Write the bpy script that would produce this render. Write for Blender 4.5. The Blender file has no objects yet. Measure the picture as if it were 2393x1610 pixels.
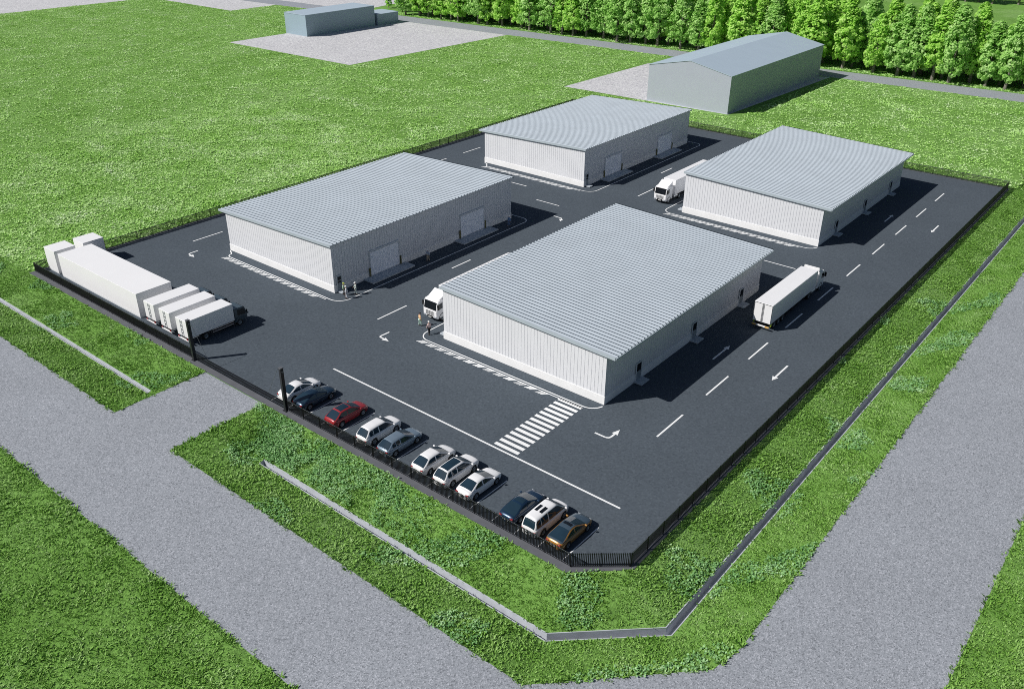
import bpy, bmesh, math, random
import numpy as np
from mathutils import Vector, Matrix
random.seed(7); rng = np.random.default_rng(11)
sc = bpy.context.scene
COL = sc.collection
R = math.radians

# ------------------------------------------------------------------ materials
def newmat(name):
    m = bpy.data.materials.new(name); m.use_nodes = True
    nt = m.node_tree; b = nt.nodes['Principled BSDF']
    return m, nt, b
def pos_node(nt):
    return nt.nodes.new('ShaderNodeNewGeometry').outputs['Position']
def noise(nt, vec, scale, detail=3, rough=.55):
    n = nt.nodes.new('ShaderNodeTexNoise'); n.inputs['Scale'].default_value = scale
    n.inputs['Detail'].default_value = detail; n.inputs['Roughness'].default_value = rough
    nt.links.new(vec, n.inputs['Vector']); return n.outputs['Fac']
def ramp(nt, fac, stops):
    r = nt.nodes.new('ShaderNodeValToRGB'); e = r.color_ramp.elements
    while len(e) < len(stops): e.new(.5)
    for el, (p, c) in zip(e, stops):
        el.position = p; el.color = (*c, 1) if len(c) == 3 else c
    nt.links.new(fac, r.inputs['Fac']); return r.outputs['Color']
def mix(nt, a, b, fac, mode='MIX'):
    n = nt.nodes.new('ShaderNodeMix'); n.data_type = 'RGBA'; n.blend_type = mode
    for s, v in ((n.inputs['A'], a), (n.inputs['B'], b), (n.inputs['Factor'], fac)):
        if hasattr(v, 'is_output'): nt.links.new(v, s)
        elif isinstance(v, (int, float)): s.default_value = v
        else: s.default_value = (*v, 1)
    return n.outputs['Result']
def bump(nt, b, fac, strength, dist=.05):
    n = nt.nodes.new('ShaderNodeBump'); n.inputs['Strength'].default_value = strength
    n.inputs['Distance'].default_value = dist
    nt.links.new(fac, n.inputs['Height']); nt.links.new(n.outputs['Normal'], b.inputs['Normal'])
def plain(name, c, rough=.5, metal=0, var=.08, vscale=1.2, coat=0, spec=.5):
    m, nt, b = newmat(name)
    f = noise(nt, pos_node(nt), vscale, 4)
    col = ramp(nt, f, [(.3, tuple(x*(1-var) for x in c)), (.7, tuple(min(1, x*(1+var)) for x in c))])
    nt.links.new(col, b.inputs['Base Color'])
    b.inputs['Roughness'].default_value = rough; b.inputs['Metallic'].default_value = metal
    b.inputs['Coat Weight'].default_value = coat; b.inputs['Specular IOR Level'].default_value = spec
    return m
def speckled(name, base, lo, hi, cell, rough=.9, patch=.08, bumps=.4, spec=.2):
    m, nt, b = newmat(name); p = pos_node(nt)
    v = nt.nodes.new('ShaderNodeTexVoronoi'); v.inputs['Scale'].default_value = cell
    nt.links.new(p, v.inputs['Vector'])
    bw = nt.nodes.new('ShaderNodeRGBToBW'); nt.links.new(v.outputs['Color'], bw.inputs['Color'])
    c1 = ramp(nt, bw.outputs['Val'], [(.12, lo), (.36, base), (.62, base), (.86, hi)])
    f2 = noise(nt, p, .12, 5, .6)
    c2 = ramp(nt, f2, [(.3, (1-patch,)*3), (.7, (1+patch*.0+.0,)*3)])
    c3 = mix(nt, c1, c2, 1.0, 'MULTIPLY')
    f3 = noise(nt, p, cell*.6, 3)
    c4 = mix(nt, c3, ramp(nt, f3, [(.3, (.82,)*3), (.7, (1.0,)*3)]), 1.0, 'MULTIPLY')
    nt.links.new(c4, b.inputs['Base Color']); b.inputs['Roughness'].default_value = rough
    b.inputs['Specular IOR Level'].default_value = spec
    bump(nt, b, v.outputs['Distance'], bumps, .03)
    return m

M = {}
M['gravel'] = speckled('gravel_road', (.325, .348, .385), (.19, .205, .23), (.48, .50, .55), 11.0)
M['pale_gravel'] = speckled('pale_gravel', (.60, .60, .62), (.40, .40, .43), (.80, .80, .80), 3.0, bumps=.3)
M['asphalt'] = speckled('asphalt', (.094, .114, .136), (.080, .097, .117), (.108, .130, .154), 6.0, rough=.95, patch=.10, bumps=.08, spec=.0)
M['kerbtop'] = plain('apron_concrete', (.105, .11, .125), .85, var=.12, vscale=.8)
M['paint'] = plain('road_paint', (.82, .83, .83), .6, var=.06, vscale=3)
M['panel'] = plain('wall_panel', (.69, .70, .725), .5, var=.02, vscale=.4)
M['plinth'] = plain('plinth_concrete', (.80, .80, .80), .7, var=.035, vscale=.7)
M['roof'] = plain('roof_metal', (.42, .47, .52), .5, metal=.0, var=.04, vscale=.25)
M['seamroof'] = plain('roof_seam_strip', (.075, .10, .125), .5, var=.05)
M['fascia'] = plain('fascia_metal', (.40, .46, .50), .45, var=.03)
M['shutter'] = plain('shutter_metal', (.88, .90, .95), .35, var=.03)
M['doorsteel'] = plain('door_steel', (.25, .29, .32), .5, var=.05)
M['frame'] = plain('door_frame', (.62, .65, .68), .45, var=.04)
M['glassdark'] = plain('dark_glass', (.008, .010, .013), .06, var=.1, spec=.6)
M['glass'] = plain('car_glass', (.014, .032, .050), .04, var=.1, spec=.7)
M['dock'] = plain('dock_concrete', (.42, .46, .50), .7, var=.05)
M['bollard'] = plain('bollard_olive', (.16, .15, .07), .6, var=.1)
M['fence'] = plain('fence_black', (.006, .006, .008), .5, var=.2, spec=.3)
M['rail'] = plain('fence_rail', (.10, .11, .125), .35, var=.2, spec=.6)
M['post'] = plain('gate_post_dark', (.018, .02, .024), .45, var=.2)
M['ditch'] = plain('ditch_concrete', (.47, .495, .54), .8, var=.12, vscale=1.1)
M['white'] = plain('white_cladding', (.82, .82, .83), .5, var=.012, vscale=.3)
M['truckwhite'] = plain('truck_white', (.84, .84, .85), .35, var=.015, coat=.2)
M['seam'] = plain('seam_dark', (.05, .055, .06), .5, var=.1)
M['greywall'] = plain('grey_cladding', (.385, .415, .48), .55, var=.02, vscale=.3)
M['greyroof'] = plain('grey_roof', (.41, .50, .58), .5, var=.02, vscale=.2)
M['bluewall'] = plain('blue_grey_cladding', (.28, .37, .43), .55, var=.03, vscale=.3)
M['rubber'] = plain('tyre_rubber', (.012, .012, .013), .7, var=.2)
M['rim'] = plain('rim_alloy', (.32, .36, .40), .3, metal=.7, var=.05)
M['chassis'] = plain('chassis_black', (.012, .013, .015), .6, var=.2)
M['redlamp'] = plain('tail_lamp_red', (.28, .012, .014), .2, var=.1)
M['amber'] = plain('reflector_amber', (.65, .38, .10), .4, var=.15)
M['lime'] = plain('hi_vis_lime', (.42, .55, .05), .5, var=.1)
M['lamp'] = plain('head_lamp_clear', (.45, .48, .52), .1, var=.05)
M['plate'] = plain('number_plate', (.7, .7, .68), .5, var=.03)
M['pinkrail'] = plain('guard_rail_pale', (.60, .52, .50), .5, var=.05)
M['cabblue'] = plain('cab_blue_grey', (.06, .085, .105), .3, var=.05, coat=.6)
M['bark'] = plain('bark', (.19, .17, .15), .9, var=.3, vscale=3)
M['tank'] = plain('tank_alloy', (.55, .56, .57), .25, metal=.6, var=.05)
def paint(name, c, metal=0): return plain(name, c, .28, metal, .02, coat=.7)
# grass ground
def grass_ground():
    m, nt, b = newmat('grass_ground'); p = pos_node(nt)
    big = noise(nt, p, .045, 4, .6); mid = noise(nt, p, .45, 5, .65); fine = noise(nt, p, 3.2, 4, .7)
    c1 = ramp(nt, big, [(.30, (.145, .295, .055)), (.52, (.195, .37, .085)), (.75, (.265, .42, .15))])
    c2 = ramp(nt, mid, [(.28, (.62, .66, .62)), (.5, (1, 1, 1)), (.72, (1.0, 1.0, 1.0))])
    c3 = ramp(nt, fine, [(.30, (.50, .54, .50)), (.48, (.9, .92, .88)), (.7, (1, 1, 1))])
    c = mix(nt, mix(nt, c1, c2, 1.0, 'MULTIPLY'), c3, 1.0, 'MULTIPLY')
    nt.links.new(c, b.inputs['Base Color']); b.inputs['Roughness'].default_value = .95
    b.inputs['Specular IOR Level'].default_value = .1
    bump(nt, b, fine, .8, .25)
    return m
M['grass'] = grass_ground()
def blade_mat(name, lo, mid, hi, scale=.3, pale=(.30, .40, .24), pale_amt=.0, trans=.25):
    m, nt, b = newmat(name); p = pos_node(nt)
    a = nt.nodes.new('ShaderNodeAttribute'); a.attribute_name = 'rnd'
    f = noise(nt, p, scale, 4, .6)
    s = nt.nodes.new('ShaderNodeMath'); s.operation = 'ADD'
    k = nt.nodes.new('ShaderNodeMath'); k.operation = 'MULTIPLY'; k.inputs[1].default_value = .55
    nt.links.new(a.outputs['Fac'], k.inputs[0]); nt.links.new(k.outputs[0], s.inputs[0])
    k2 = nt.nodes.new('ShaderNodeMath'); k2.operation = 'MULTIPLY_ADD'; k2.inputs[1].default_value = 1.2; k2.inputs[2].default_value = -.38
    nt.links.new(f, k2.inputs[0]); nt.links.new(k2.outputs[0], s.inputs[1])
    c = ramp(nt, s.outputs[0], [(.12, lo), (.42, mid), (.74, hi), (.95, pale)])
    nt.links.new(c, b.inputs['Base Color']); b.inputs['Roughness'].default_value = .6
    b.inputs['Specular IOR Level'].default_value = .2
    if trans:
        t = nt.nodes.new('ShaderNodeBsdfTranslucent'); nt.links.new(c, t.inputs['Color'])
        ms = nt.nodes.new('ShaderNodeMixShader'); ms.inputs[0].default_value = trans
        out = nt.nodes['Material Output']
        nt.links.new(b.outputs[0], ms.inputs[1]); nt.links.new(t.outputs[0], ms.inputs[2]); nt.links.new(ms.outputs[0], out.inputs['Surface'])
    return m
M['blade'] = blade_mat('grass_blades', (.10, .26, .03), (.215, .425, .07), (.33, .54, .16), pale=(.46, .64, .30))
M['field'] = blade_mat('field_grass', (.24, .50, .07), (.44, .72, .20), (.60, .82, .38), scale=.12, pale=(.74, .86, .60))
M['weed'] = blade_mat('weed_leaves', (.09, .24, .06), (.21, .43, .15), (.35, .57, .27), pale=(.50, .68, .42))
M['leafA'] = blade_mat('leaves_bright', (.21, .46, .05), (.42, .74, .12), (.58, .84, .24), scale=.25, pale=(.68, .88, .36), trans=.45)
M['leafB'] = blade_mat('leaves_mid', (.18, .42, .06), (.37, .66, .16), (.54, .78, .30), scale=.25, pale=(.64, .84, .42), trans=.45)

# ------------------------------------------------------------------ mesh builder
class MB:
    def __init__(s, mir=False): s.v = []; s.f = []; s.mi = []; s.sm = []; s.mir = mir
    def add(s, vs, fs, mi=0, sm=False):
        o = len(s.v)
        for x, y, z in vs: s.v.append((-x if s.mir else x, y, z))
        for f in fs:
            f = [i+o for i in f]
            s.f.append(f[::-1] if s.mir else f); s.mi.append(mi); s.sm.append(sm)
        return s
    def box(s, x0, x1, y0, y1, z0, z1, mi=0):
        v = [(x, y, z) for z in (z0, z1) for y in (y0, y1) for x in (x0, x1)]
        return s.add(v, [(0, 2, 3, 1), (4, 5, 7, 6), (0, 1, 5, 4), (2, 6, 7, 3), (0, 4, 6, 2), (1, 3, 7, 5)], mi)
    def prism(s, prof, x0, x1, mi=0):   # prof: (y,z) counter-clockwise seen from +x
        n = len(prof)
        v = [(x0, y, z) for y, z in prof]+[(x1, y, z) for y, z in prof]
        f = [tuple(range(n))[::-1], tuple(range(n, 2*n))]+[(i, (i+1) % n, n+(i+1) % n, n+i) for i in range(n)]
        return s.add(v, f, mi)
    def tube(s, pts, r, n=8, mi=0, sm=True, cap=True):
        pts = [Vector(p) for p in pts]; rs = r if isinstance(r, (list, tuple)) else [r]*len(pts)
        vs = []; fs = []
        for i, p in enumerate(pts):
            d = (pts[min(i+1, len(pts)-1)]-pts[max(i-1, 0)]).normalized()
            u = d.orthogonal().normalized() if i == 0 else (u-d*u.dot(d)).normalized()
            w = d.cross(u)
            for k in range(n):
                a = 2*math.pi*k/n; vs.append(tuple(p+(u*math.cos(a)+w*math.sin(a))*rs[i]))
        for i in range(len(pts)-1):
            for k in range(n): fs.append((i*n+k, i*n+(k+1) % n, (i+1)*n+(k+1) % n, (i+1)*n+k))
        s.add(vs, fs, mi, sm)
        if cap:
            o = vs[:n]; e = vs[-n:]
            s.add(o, [tuple(range(n))[::-1]], mi); s.add(e, [tuple(range(n))], mi)
        return s
    def lathe_x(s, prof, n=20, mi=0, sm=True):  # prof (x, r) revolved about the x axis
        vs = []; fs = []
        for x, r in prof:
            for k in range(n):
                a = 2*math.pi*k/n; vs.append((x, r*math.cos(a), r*math.sin(a)))
        for i in range(len(prof)-1):
            for k in range(n): fs.append((i*n+k, (i+1)*n+k, (i+1)*n+(k+1) % n, i*n+(k+1) % n))
        return s.add(vs, fs, mi, sm)
    def mesh(s, name, mats, bevel=0):
        me = bpy.data.meshes.new(name); me.from_pydata(s.v, [], s.f)
        for m in (mats if isinstance(mats, (list, tuple)) else [mats]): me.materials.append(m)
        me.polygons.foreach_set('material_index', s.mi); me.polygons.foreach_set('use_smooth', s.sm)
        if bevel:
            bm = bmesh.new(); bm.from_mesh(me)
            ed = [e for e in bm.edges if len(e.link_faces) == 2 and e.calc_face_angle(0) > .5]
            bmesh.ops.bevel(bm, geom=ed, offset=bevel, segments=2, affect='EDGES', clamp_overlap=True)
            bm.to_mesh(me); bm.free()
        me.update(); return me
    def build(s, name, mats, parent=None, bevel=0, **kw):
        return link(name, s.mesh(name, mats, bevel), parent, **kw)
def link(name, me, parent=None, label=None, cat=None, group=None, kind=None, loc=None):
    o = bpy.data.objects.new(name, me); COL.objects.link(o)
    if parent is not None: o.parent = parent
    if loc: o.location = loc
    return tag(o, label, cat, group, kind)
def tag(o, label=None, cat=None, group=None, kind=None):
    for k, v in (('label', label), ('category', cat), ('group', group), ('kind', kind)):
        if v: o[k] = v
    return o
def thing(name, label, cat, loc=(0, 0, 0), rz=0, group=None):
    o = bpy.data.objects.new(name, None); COL.objects.link(o); o.location = loc; o.rotation_euler.z = rz
    o.empty_display_size = .3
    return tag(o, label, cat, group)
def copy_tree(o, parent=None):
    c = o.copy(); COL.objects.link(c)
    if parent is not None: c.parent = parent
    for ch in list(o.children): copy_tree(ch, c)
    return c

# ------------------------------------------------------------------ ground
# polylines across the grassed swale that runs along the front and the right of the yard
XW, YF = -700., 700.
A_ = [(-27.05, YF), (-27.05, 49.75), (-31.2, 45.85)]
C1 = [(-22.1, YF), (-22.1, 47.1), (-29.1, 40.55)]
C2 = [(-21.52, YF), (-21.52, 46.8), (-28.82, 40.0)]
D_ = [(-16.2, YF), (-16.2, 48.0), (-16.9, 44.7), (-26.9, 34.65)]
ZD, ZO = -1.2, -1.36   # heights of the bank-side and road-side channel edges
SWALE = []   # quads (4 corners) of the sloped grass
def q(*p): SWALE.append([tuple(map(float, a)) for a in p])
def strip(P, Q):
    for i in range(len(P)-1): q(P[i], P[i+1], Q[i+1], Q[i])
z3 = lambda p, z: (p[0], p[1], z)
# right arm + chamfer
strip([z3(a, 0) for a in A_], [z3(a, ZD) for a in C1])
q(z3(C2[0], ZO), z3(C2[1], ZO), z3(D_[1], 0), z3(D_[0], 0))
q(z3(C2[1], ZO), z3(C2[1], ZO), z3(D_[2], 0), z3(D_[1], 0))
q(z3(C2[1], ZO), z3(C2[2], ZO), z3(D_[3], 0), z3(D_[2], 0))
# front arm, right of the driveway
ya, yi, yo, yd = 45.85, 40.55, 40.0, 34.65
yl, yk = 40.42, 40.06   # narrower channel left of the driveway
DRX0, DRX1, DTX = -83.25, -72.4, -65.3
q((-31.2, ya, 0), (DTX, ya, 0), (DTX, yi, ZD), (-29.1, yi, ZD))
q((-28.82, yo, ZO), (DTX, yo, ZO), (DTX, yd, 0), (-26.9, yd, 0))
def swale_end(xa, xb, y1, y2):   # the swale rises smoothly to nothing at the driveway
    st = [(0, 1.0), (.18, .93), (.38, .70), (.6, .36), (.8, .11), (1, 0)]
    for (t0, k0), (t1, k1) in zip(st, st[1:]):
        x0, x1 = xa+(xb-xa)*t0, xa+(xb-xa)*t1
        R0 = [(x0, ya, 0), (x0, (ya+y1)/2, ZD*.5*k0), (x0, y1, ZD*k0-.02*(k0 < 1)), (x0, y2, ZO*k0-.02*(k0 < 1)), (x0, (y2+yd)/2, ZO*.5*k0), (x0, yd, 0)]
        R1 = [(x1, ya, 0), (x1, (ya+y1)/2, ZD*.5*k1), (x1, y1, ZD*k1-.02), (x1, y2, ZO*k1-.02), (x1, (y2+yd)/2, ZO*.5*k1), (x1, yd, 0)]
        for i in range(5):
            if xb < xa: q(R0[i], R1[i], R1[i+1], R0[i+1])
            else: q(R1[i], R0[i], R0[i+1], R1[i+1])
swale_end(DTX, DRX1, yi, yo)
# front arm, left of the driveway
DTL = -86.2
q((DTL, ya, 0), (XW, ya, 0), (XW, yl, ZD), (DTL, yl, ZD))
q((DTL, yk, ZO), (XW, yk, ZO), (XW, yd, 0), (DTL, yd, 0))
swale_end(DTL, DRX0, yl, yk)
g = MB()
for qd in SWALE:
    qd2 = [qd[0]]+[b for a, b in zip(qd, qd[1:]) if b != a]
    g.add(qd2, [tuple(range(len(qd2)))[::-1]])
# flats
g.add([(XW, ya, 0), (DRX0, ya, 0), (DRX1, ya, 0), (-31.2, ya, 0), (-27.05, 49.75, 0), (-27.05, YF, 0), (XW, YF, 0)], [(0, 1, 2, 3, 4, 5, 6)])
g.add([(DRX0, yd, 0), (DRX1, yd, 0), (DRX1, ya, 0), (DRX0, ya, 0)], [(0, 1, 2, 3)])
g.add([(XW, -150, 0), (300, -150, 0), (300, yd, 0), (-26.9, yd, 0), (DRX1, yd, 0), (DRX0, yd, 0), (XW, yd, 0)], [(0, 1, 2, 3, 4, 5, 6)])
g.add([(-26.9, yd, 0), (300, yd, 0), (300, YF, 0), (-16.2, YF, 0), (-16.2, 48, 0), (-16.9, 44.7, 0)], [(0, 1, 2, 3, 4, 5)])
g.build('ground', M['grass'], kind='structure', label='bright green mown grass ground around the fenced yard')

def sheet(name, polys, z, mat, label, **kw):
    b = MB()
    for p in polys: b.add([(x, y, z) for x, y in p], [tuple(range(len(p)))])
    return b.build(name, mat, kind='structure', label=label, **kw)
rw = lambda x, o=0: 257.2+(x+41)*.054+o
sheet('road', [[(-700, 23.9), (-3.05, 23.9), (-3.05, 34.65), (-700, 34.65)],
               [(-26.9, 34.65), (-3.05, 34.65), (-3.05, 700), (-16.2, 700), (-16.2, 48), (-16.9, 44.7)],
               [(-3.05, 23.9), (6, 15), (6, 15.01), (-3.05, 34.65)]],
      .008, M['gravel'], 'grey gravel road running along the front and right of the yard')
sheet('driveway', [[(DRX0, 34.65), (DRX1, 34.65), (DRX1, 45.87), (DRX0, 45.87)]], .009, M['gravel'], 'short gravel driveway joining the road to the yard gate')
sheet('back_road', [[(-700, rw(-700)), (150, rw(150)), (150, rw(150, 10.2)), (-700, rw(-700, 10.2))]], .012, M['gravel'], 'grey back road between the meadow and the wood')
sheet('gravel_pad', [[(-264.6, 175.8), (-206, 176.8), (-204.5, rw(-204.5)-.1), (-264.6, rw(-264.6)-.1)]], .008, M['pale_gravel'], 'pale gravel pad in front of the low blue grey shed')
sheet('gravel_pad', [[(-140.8, 195.3), (-92.9, 196.3), (-90.6, rw(-90.6)-.1), (-140.3, 237.5)]], .008, M['pale_gravel'], 'pale gravel pad beside the gabled grey barn')
sheet('gravel_pad', [[(-325, 219), (-325, rw(-325)-.1), (-384, rw(-384)-.1), (-384, 219)],
                     [(-384, 100), (-384, rw(-384)-.1), (-650, rw(-650)-.1), (-650, 100)]], .008, M['pale_gravel'], 'wide pale gravel ground at the far left edge of the meadow')
sheet('gravel_pad', [[(-690, rw(-690, 10.3)), (-287, rw(-287, 10.3)), (-300, 330), (-690, 400)]], .008, M['pale_gravel'], 'pale gravel ground beyond the back road left of the wood')

# yard: asphalt sheet with all painted markings as its parts
FLx, FRx, FFy, FBy = -126.64, -27.41, 46.71, 179.46
FCx, FCy = -31.34, 50.0
yb = MB()
yp = [(-127.1, 45.95), (-31.22, 45.95), (-27.05, 49.85), (-27.05, 179.9), (-127.1, 179.9)]
yb.add([(x, y, .05) for x, y in yp]+[(x, y, -.05) for x, y in yp],
       [(0, 1, 2, 3, 4)]+[(i, i+5, (i+1) % 5+5, (i+1) % 5) for i in range(5)])
yard = yb.build('yard', [M['asphalt']], kind='structure', label='dark asphalt yard inside the black fence')
eb = MB()   # paler apron strip outside the fence line
for pts in ([(-127.1, 45.95), (-31.22, 45.95), (-31.55, 46.75), (-127.1, 46.75)],
            [(-31.22, 45.95), (-27.05, 49.85), (-27.45, 50.05), (-31.55, 46.75)],
            [(-27.05, 49.85), (-27.05, 179.9), (-27.45, 179.9), (-27.45, 50.05)]):
    eb.add([(x, y, .054) for x, y in pts], [(0, 1, 2, 3)])
eb.build('apron_strip', M['kerbtop'], yard)
ZM = .055
def mark(name, polys, z=ZM):
    b = MB()
    for p in polys: b.add([(x, y, z) for x, y in p], [tuple(range(len(p)))])
    return b.build(name, M['paint'], yard)
rect = lambda x0, x1, y0, y1: [(x0, y0), (x1, y0), (x1, y1), (x0, y1)]
w = .10
for i in range(11): 
    y = 57.5+10.62*i
    if y < 175: mark('lane_dash', [rect(-35.71-w, -35.71+w, y, y+5.4)]) if i else None
for y in (68.0, 78.6+7.8, 131.6, 146.1): mark('lane_dash', [rect(-77.7-w, -77.7+w, y, y+5.3) if y in (68.0, 131.6) else rect(-81.5-w, -81.5+w, y, y+4.1)])
for y in (68.0, 78.6, 110.5, 120.9, 131.3, 152): mark('lane_dash', [rect(-119.7-w, -119.7+w, y, y+5.4)])
for x in (-100.2, -90.5, -80.5, -58, -47.5): mark('lane_dash', [rect(x, x+(5.0 if x != -100.2 else 3.7), 118.3-w+(.0 if x < -60 else .55), 118.3+w+(.0 if x < -60 else .55))]) if x != -80.5 and x != -100.2 else None
mark('lane_dash', [rect(-100.1, -96.5, 122.9, 123.1)])
def arrow(pts, head=1.0, wd=.11):
    polys = []
    for (a, b) in zip(pts, pts[1:]):
        d = Vector((b[0]-a[0], b[1]-a[1])).normalized(); n = Vector((-d.y, d.x))*wd
        polys.append([(a[0]-n.x, a[1]-n.y), (b[0]-n.x, b[1]-n.y), (b[0]+n.x, b[1]+n.y), (a[0]+n.x, a[1]+n.y)])
    a, b = pts[-2:]; d = Vector((b[0]-a[0], b[1]-a[1])).normalized(); n = Vector((-d.y, d.x))
    p = Vector(b)
    polys.append([tuple(p-n*.36), tuple(p+d*head), tuple(p+n*.36)])
    return polys
MKA = .004
for pts in ([(-39.0, 86.6), (-39.0, 90.0)], [(-31.4, 90.9), (-31.4, 87.5)], [(-39.1, 147.3), (-39.1, 150.6)], [(-31.55, 151.3), (-31.55, 148.3)],
            [(-41.1, 64.6), (-39.75, 64.6), (-39.45, 64.75), (-39.36, 65.05), (-39.36, 65.7)],
            [(-73.95, 66.5), (-74.02, 65.1), (-73.9, 64.85), (-73.2, 64.8)],
            [(-115.8, 66.3), (-115.8, 64.95), (-115.6, 64.65), (-115.0, 64.6)],
            [(-83.2, 113.7), (-81.5, 113.6), (-81.3, 113.2)]):
    ps = arrow(pts); b = MB()
    for i, p in enumerate(ps): b.add([(x, y, ZM+.0006*i) for x, y in p], [tuple(range(len(p)))])
    b.build('lane_arrow', M['paint'], yard)
mark('lane_line', [rect(-72.3, -32.3, 55.79, 56.0)])
for i, x in enumerate([-32.35-2.66*k for k in range(16)]):
    if x > -73: mark('parking_line', [rect(x-.055, x+.055, 46.95, 52.45)])
b = MB()
for k in range(14):
    y = 56.35+k*.84
    b.add([(x, yy, ZM) for x, yy in rect(-47.98, -44.85, y, y+.46)], [(0, 1, 2, 3)])
b.build('crosswalk', M['paint'], yard)
def arc(cx, cy, r, a0, a1, n=8): return [(cx+r*math.cos(R(a0+(a1-a0)*i/n)), cy+r*math.sin(R(a0+(a1-a0)*i/n))) for i in range(n+1)]
def pline(name, pts, wd=.075):
    b = MB(); L = []; Rr = []
    for i, p in enumerate(pts):
        a = Vector(pts[max(i-1, 0)]); c = Vector(pts[min(i+1, len(pts)-1)]); d = (c-a).normalized(); n = Vector((-d.y, d.x))*wd
        L.append((p[0]+n.x, p[1]+n.y, ZM)); Rr.append((p[0]-n.x, p[1]-n.y, ZM))
    for i in range(len(pts)-1): b.add([Rr[i], Rr[i+1], L[i+1], L[i]], [(0, 1, 2, 3)])
    return b.build(name, M['paint'], yard)
# ------------------------------------------------------------------ warehouses
WW, WL, HH, HL = 24.0, 38.45, 7.02, 6.30
def ribwall(b, p0, p1, z0, zt0, zt1, pitch=.47, gw=.045, gd=.05):
    a = Vector(p0); c = Vector(p1); L = (c-a).length; d = (c-a)/L; n = Vector((d.y, -d.x))
    prof = []; s = 0
    while s < L-.2:
        e = min(s+pitch-gw, L)
        prof += [(s, 0), (e, 0)]
        if e < L-.2: prof += [(e+gw*.25, gd), (e+gw*.75, gd)]
        s += pitch
    if prof[-1][0] < L: prof.append((L, 0))
    vs = []
    for t, dp in prof:
        p = a+d*t-n*dp; zt = zt0+(zt1-zt0)*t/L
        vs += [(p.x, p.y, z0), (p.x, p.y, zt)]
    b.add(vs, [(2*i, 2*i+2, 2*i+3, 2*i+1) for i in range(len(prof)-1)])
def warehouse(label, loc, mir, mats):
    """local frame: x from 0 (low eave) to WW (high eave, shutters), y from 0 (front); mirrored when mir"""
    t = thing('warehouse', label, 'warehouse', loc)
    T = (lambda: MB(mir))
    zp = 1.05
    b = T(); e = .0
    ribwall(b, (0, 0), (WW, 0), zp, HL, HH); ribwall(b, (WW, 0), (WW, WL), zp, HH, HH)
    ribwall(b, (WW, WL), (0, WL), zp, HH, HL); ribwall(b, (0, WL), (0, 0), zp, HL, HL)
    b.build('wall', M['panel'], t)
    b = T(); o = .06
    b.box(-o, WW+o, -o, WL+o, .02, zp); b.build('plinth', M['plinth'], t)
    # door openings are modelled as frames standing proud of wall and plinth
    # roof
    ol, oh, of = 1.2, .3, .28
    sl = (HH-HL)/WW
    zr = lambda x, d: HL+.12+sl*x+d
    ys = []; y = -of; pitch = .66
    while y < WL+of-.01:
        ys += [(y, 0), (y+.43, 0), (y+.46, .13), (y+.60, .13), (y+.63, 0)]; y += pitch
    ys.append((WL+of, 0))
    b = T(); vs = []
    for yy, dz in ys:
        yy = min(yy, WL+of)
        vs += [(-ol, yy, zr(-ol, dz)), (WW+oh, yy, zr(WW+oh, dz))]
    n = len(ys)
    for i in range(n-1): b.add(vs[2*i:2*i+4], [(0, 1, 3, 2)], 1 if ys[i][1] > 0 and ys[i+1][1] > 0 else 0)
    b.add([(-ol, -of, zr(-ol, -.1)), (WW+oh, -of, zr(WW+oh, -.1)), (WW+oh, WL+of, zr(WW+oh, -.1)), (-ol, WL+of, zr(-ol, -.1))], [(0, 3, 2, 1)])
    for x in (-ol, WW+oh):   # rib ends
        vs = []
        for yy, dz in ys: vs += [(x, min(yy, WL+of), zr(x, -.1)), (x, min(yy, WL+of), zr(x, dz))]
        fs = [(2*i, 2*i+1, 2*i+3, 2*i+2) for i in range(n-1)]
        b.add(vs, fs if x < 0 else [f[::-1] for f in fs])
    rf = b.build('roof', [M['roof'], M['seamroof']], t)
    for y0, y1 in ((-of-.05, -of), (WL+of, WL+of+.05)):
        b = T()
        x0, x1 = -ol-.02, WW+oh+.02
        v = [(x0, y0, zr(x0, -.26)), (x1, y0, zr(x1, -.26)), (x1, y0, zr(x1, .10)), (x0, y0, zr(x0, .10))]
        v += [(x, y1, z) for x, _, z in v]
        b.add(v, [(0, 1, 2, 3), (7, 6, 5, 4), (4, 5, 1, 0), (3, 2, 6, 7), (0, 3, 7, 4), (5, 6, 2, 1)])
        b.build('fascia', M['fascia'], rf)
    b = T(); b.box(-ol-.14, -ol-.01, -of, WL+of, zr(-ol, -.2), zr(-ol, -.02)); b.build('gutter', M['fascia'], rf)
    # roller shutters with dock slabs on the high side
    X = WW
    for y0 in (6.8, 25.9):
        y1 = y0+5.5; b = T(); z0, z1 = .38, 3.85
        nsl = 22; vs = []
        for i in range(nsl+1):
            z = z0+(z1-z0)*i/nsl
            for dz, dx in ((0, .07), (.115, .10)):
                if i == nsl and dz: continue
                vs += [(X+dx, y0, min(z+dz, z1)), (X+dx, y1, min(z+dz, z1))]
        b.add(vs, [(2*i, 2*i+1, 2*i+3, 2*i+2) for i in range(len(vs)//2-1)])
        sh = b.build('roller_shutter', M['shutter'], t)
        b = T(); b.box(X+.005, X+.16, y0-.12, y0-.002, .38, 3.95); b.box(X+.005, X+.16, y1+.002, y1+.12, .38, 3.95); b.box(X+.005, X+.2, y0-.12, y1+.12, 3.952, 4.12)
        b.build('shutter_frame', M['frame'], sh)
        for yy in (y0-.38, y1+.18):
            b = T(); b.box(X+.08, X+.30, yy, yy+.2, .33, 1.6); b.build('bollard', M['bollard'], t, bevel=.02)
        b = T(); b.prism([(y0-1.5, .06), (y1+1.3, .06), (y1+1.3, .30), (y0-1.5, .30)], X+.07, X+2.1)
        b.build('dock_slab', M['dock'], t, bevel=.02)
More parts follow.
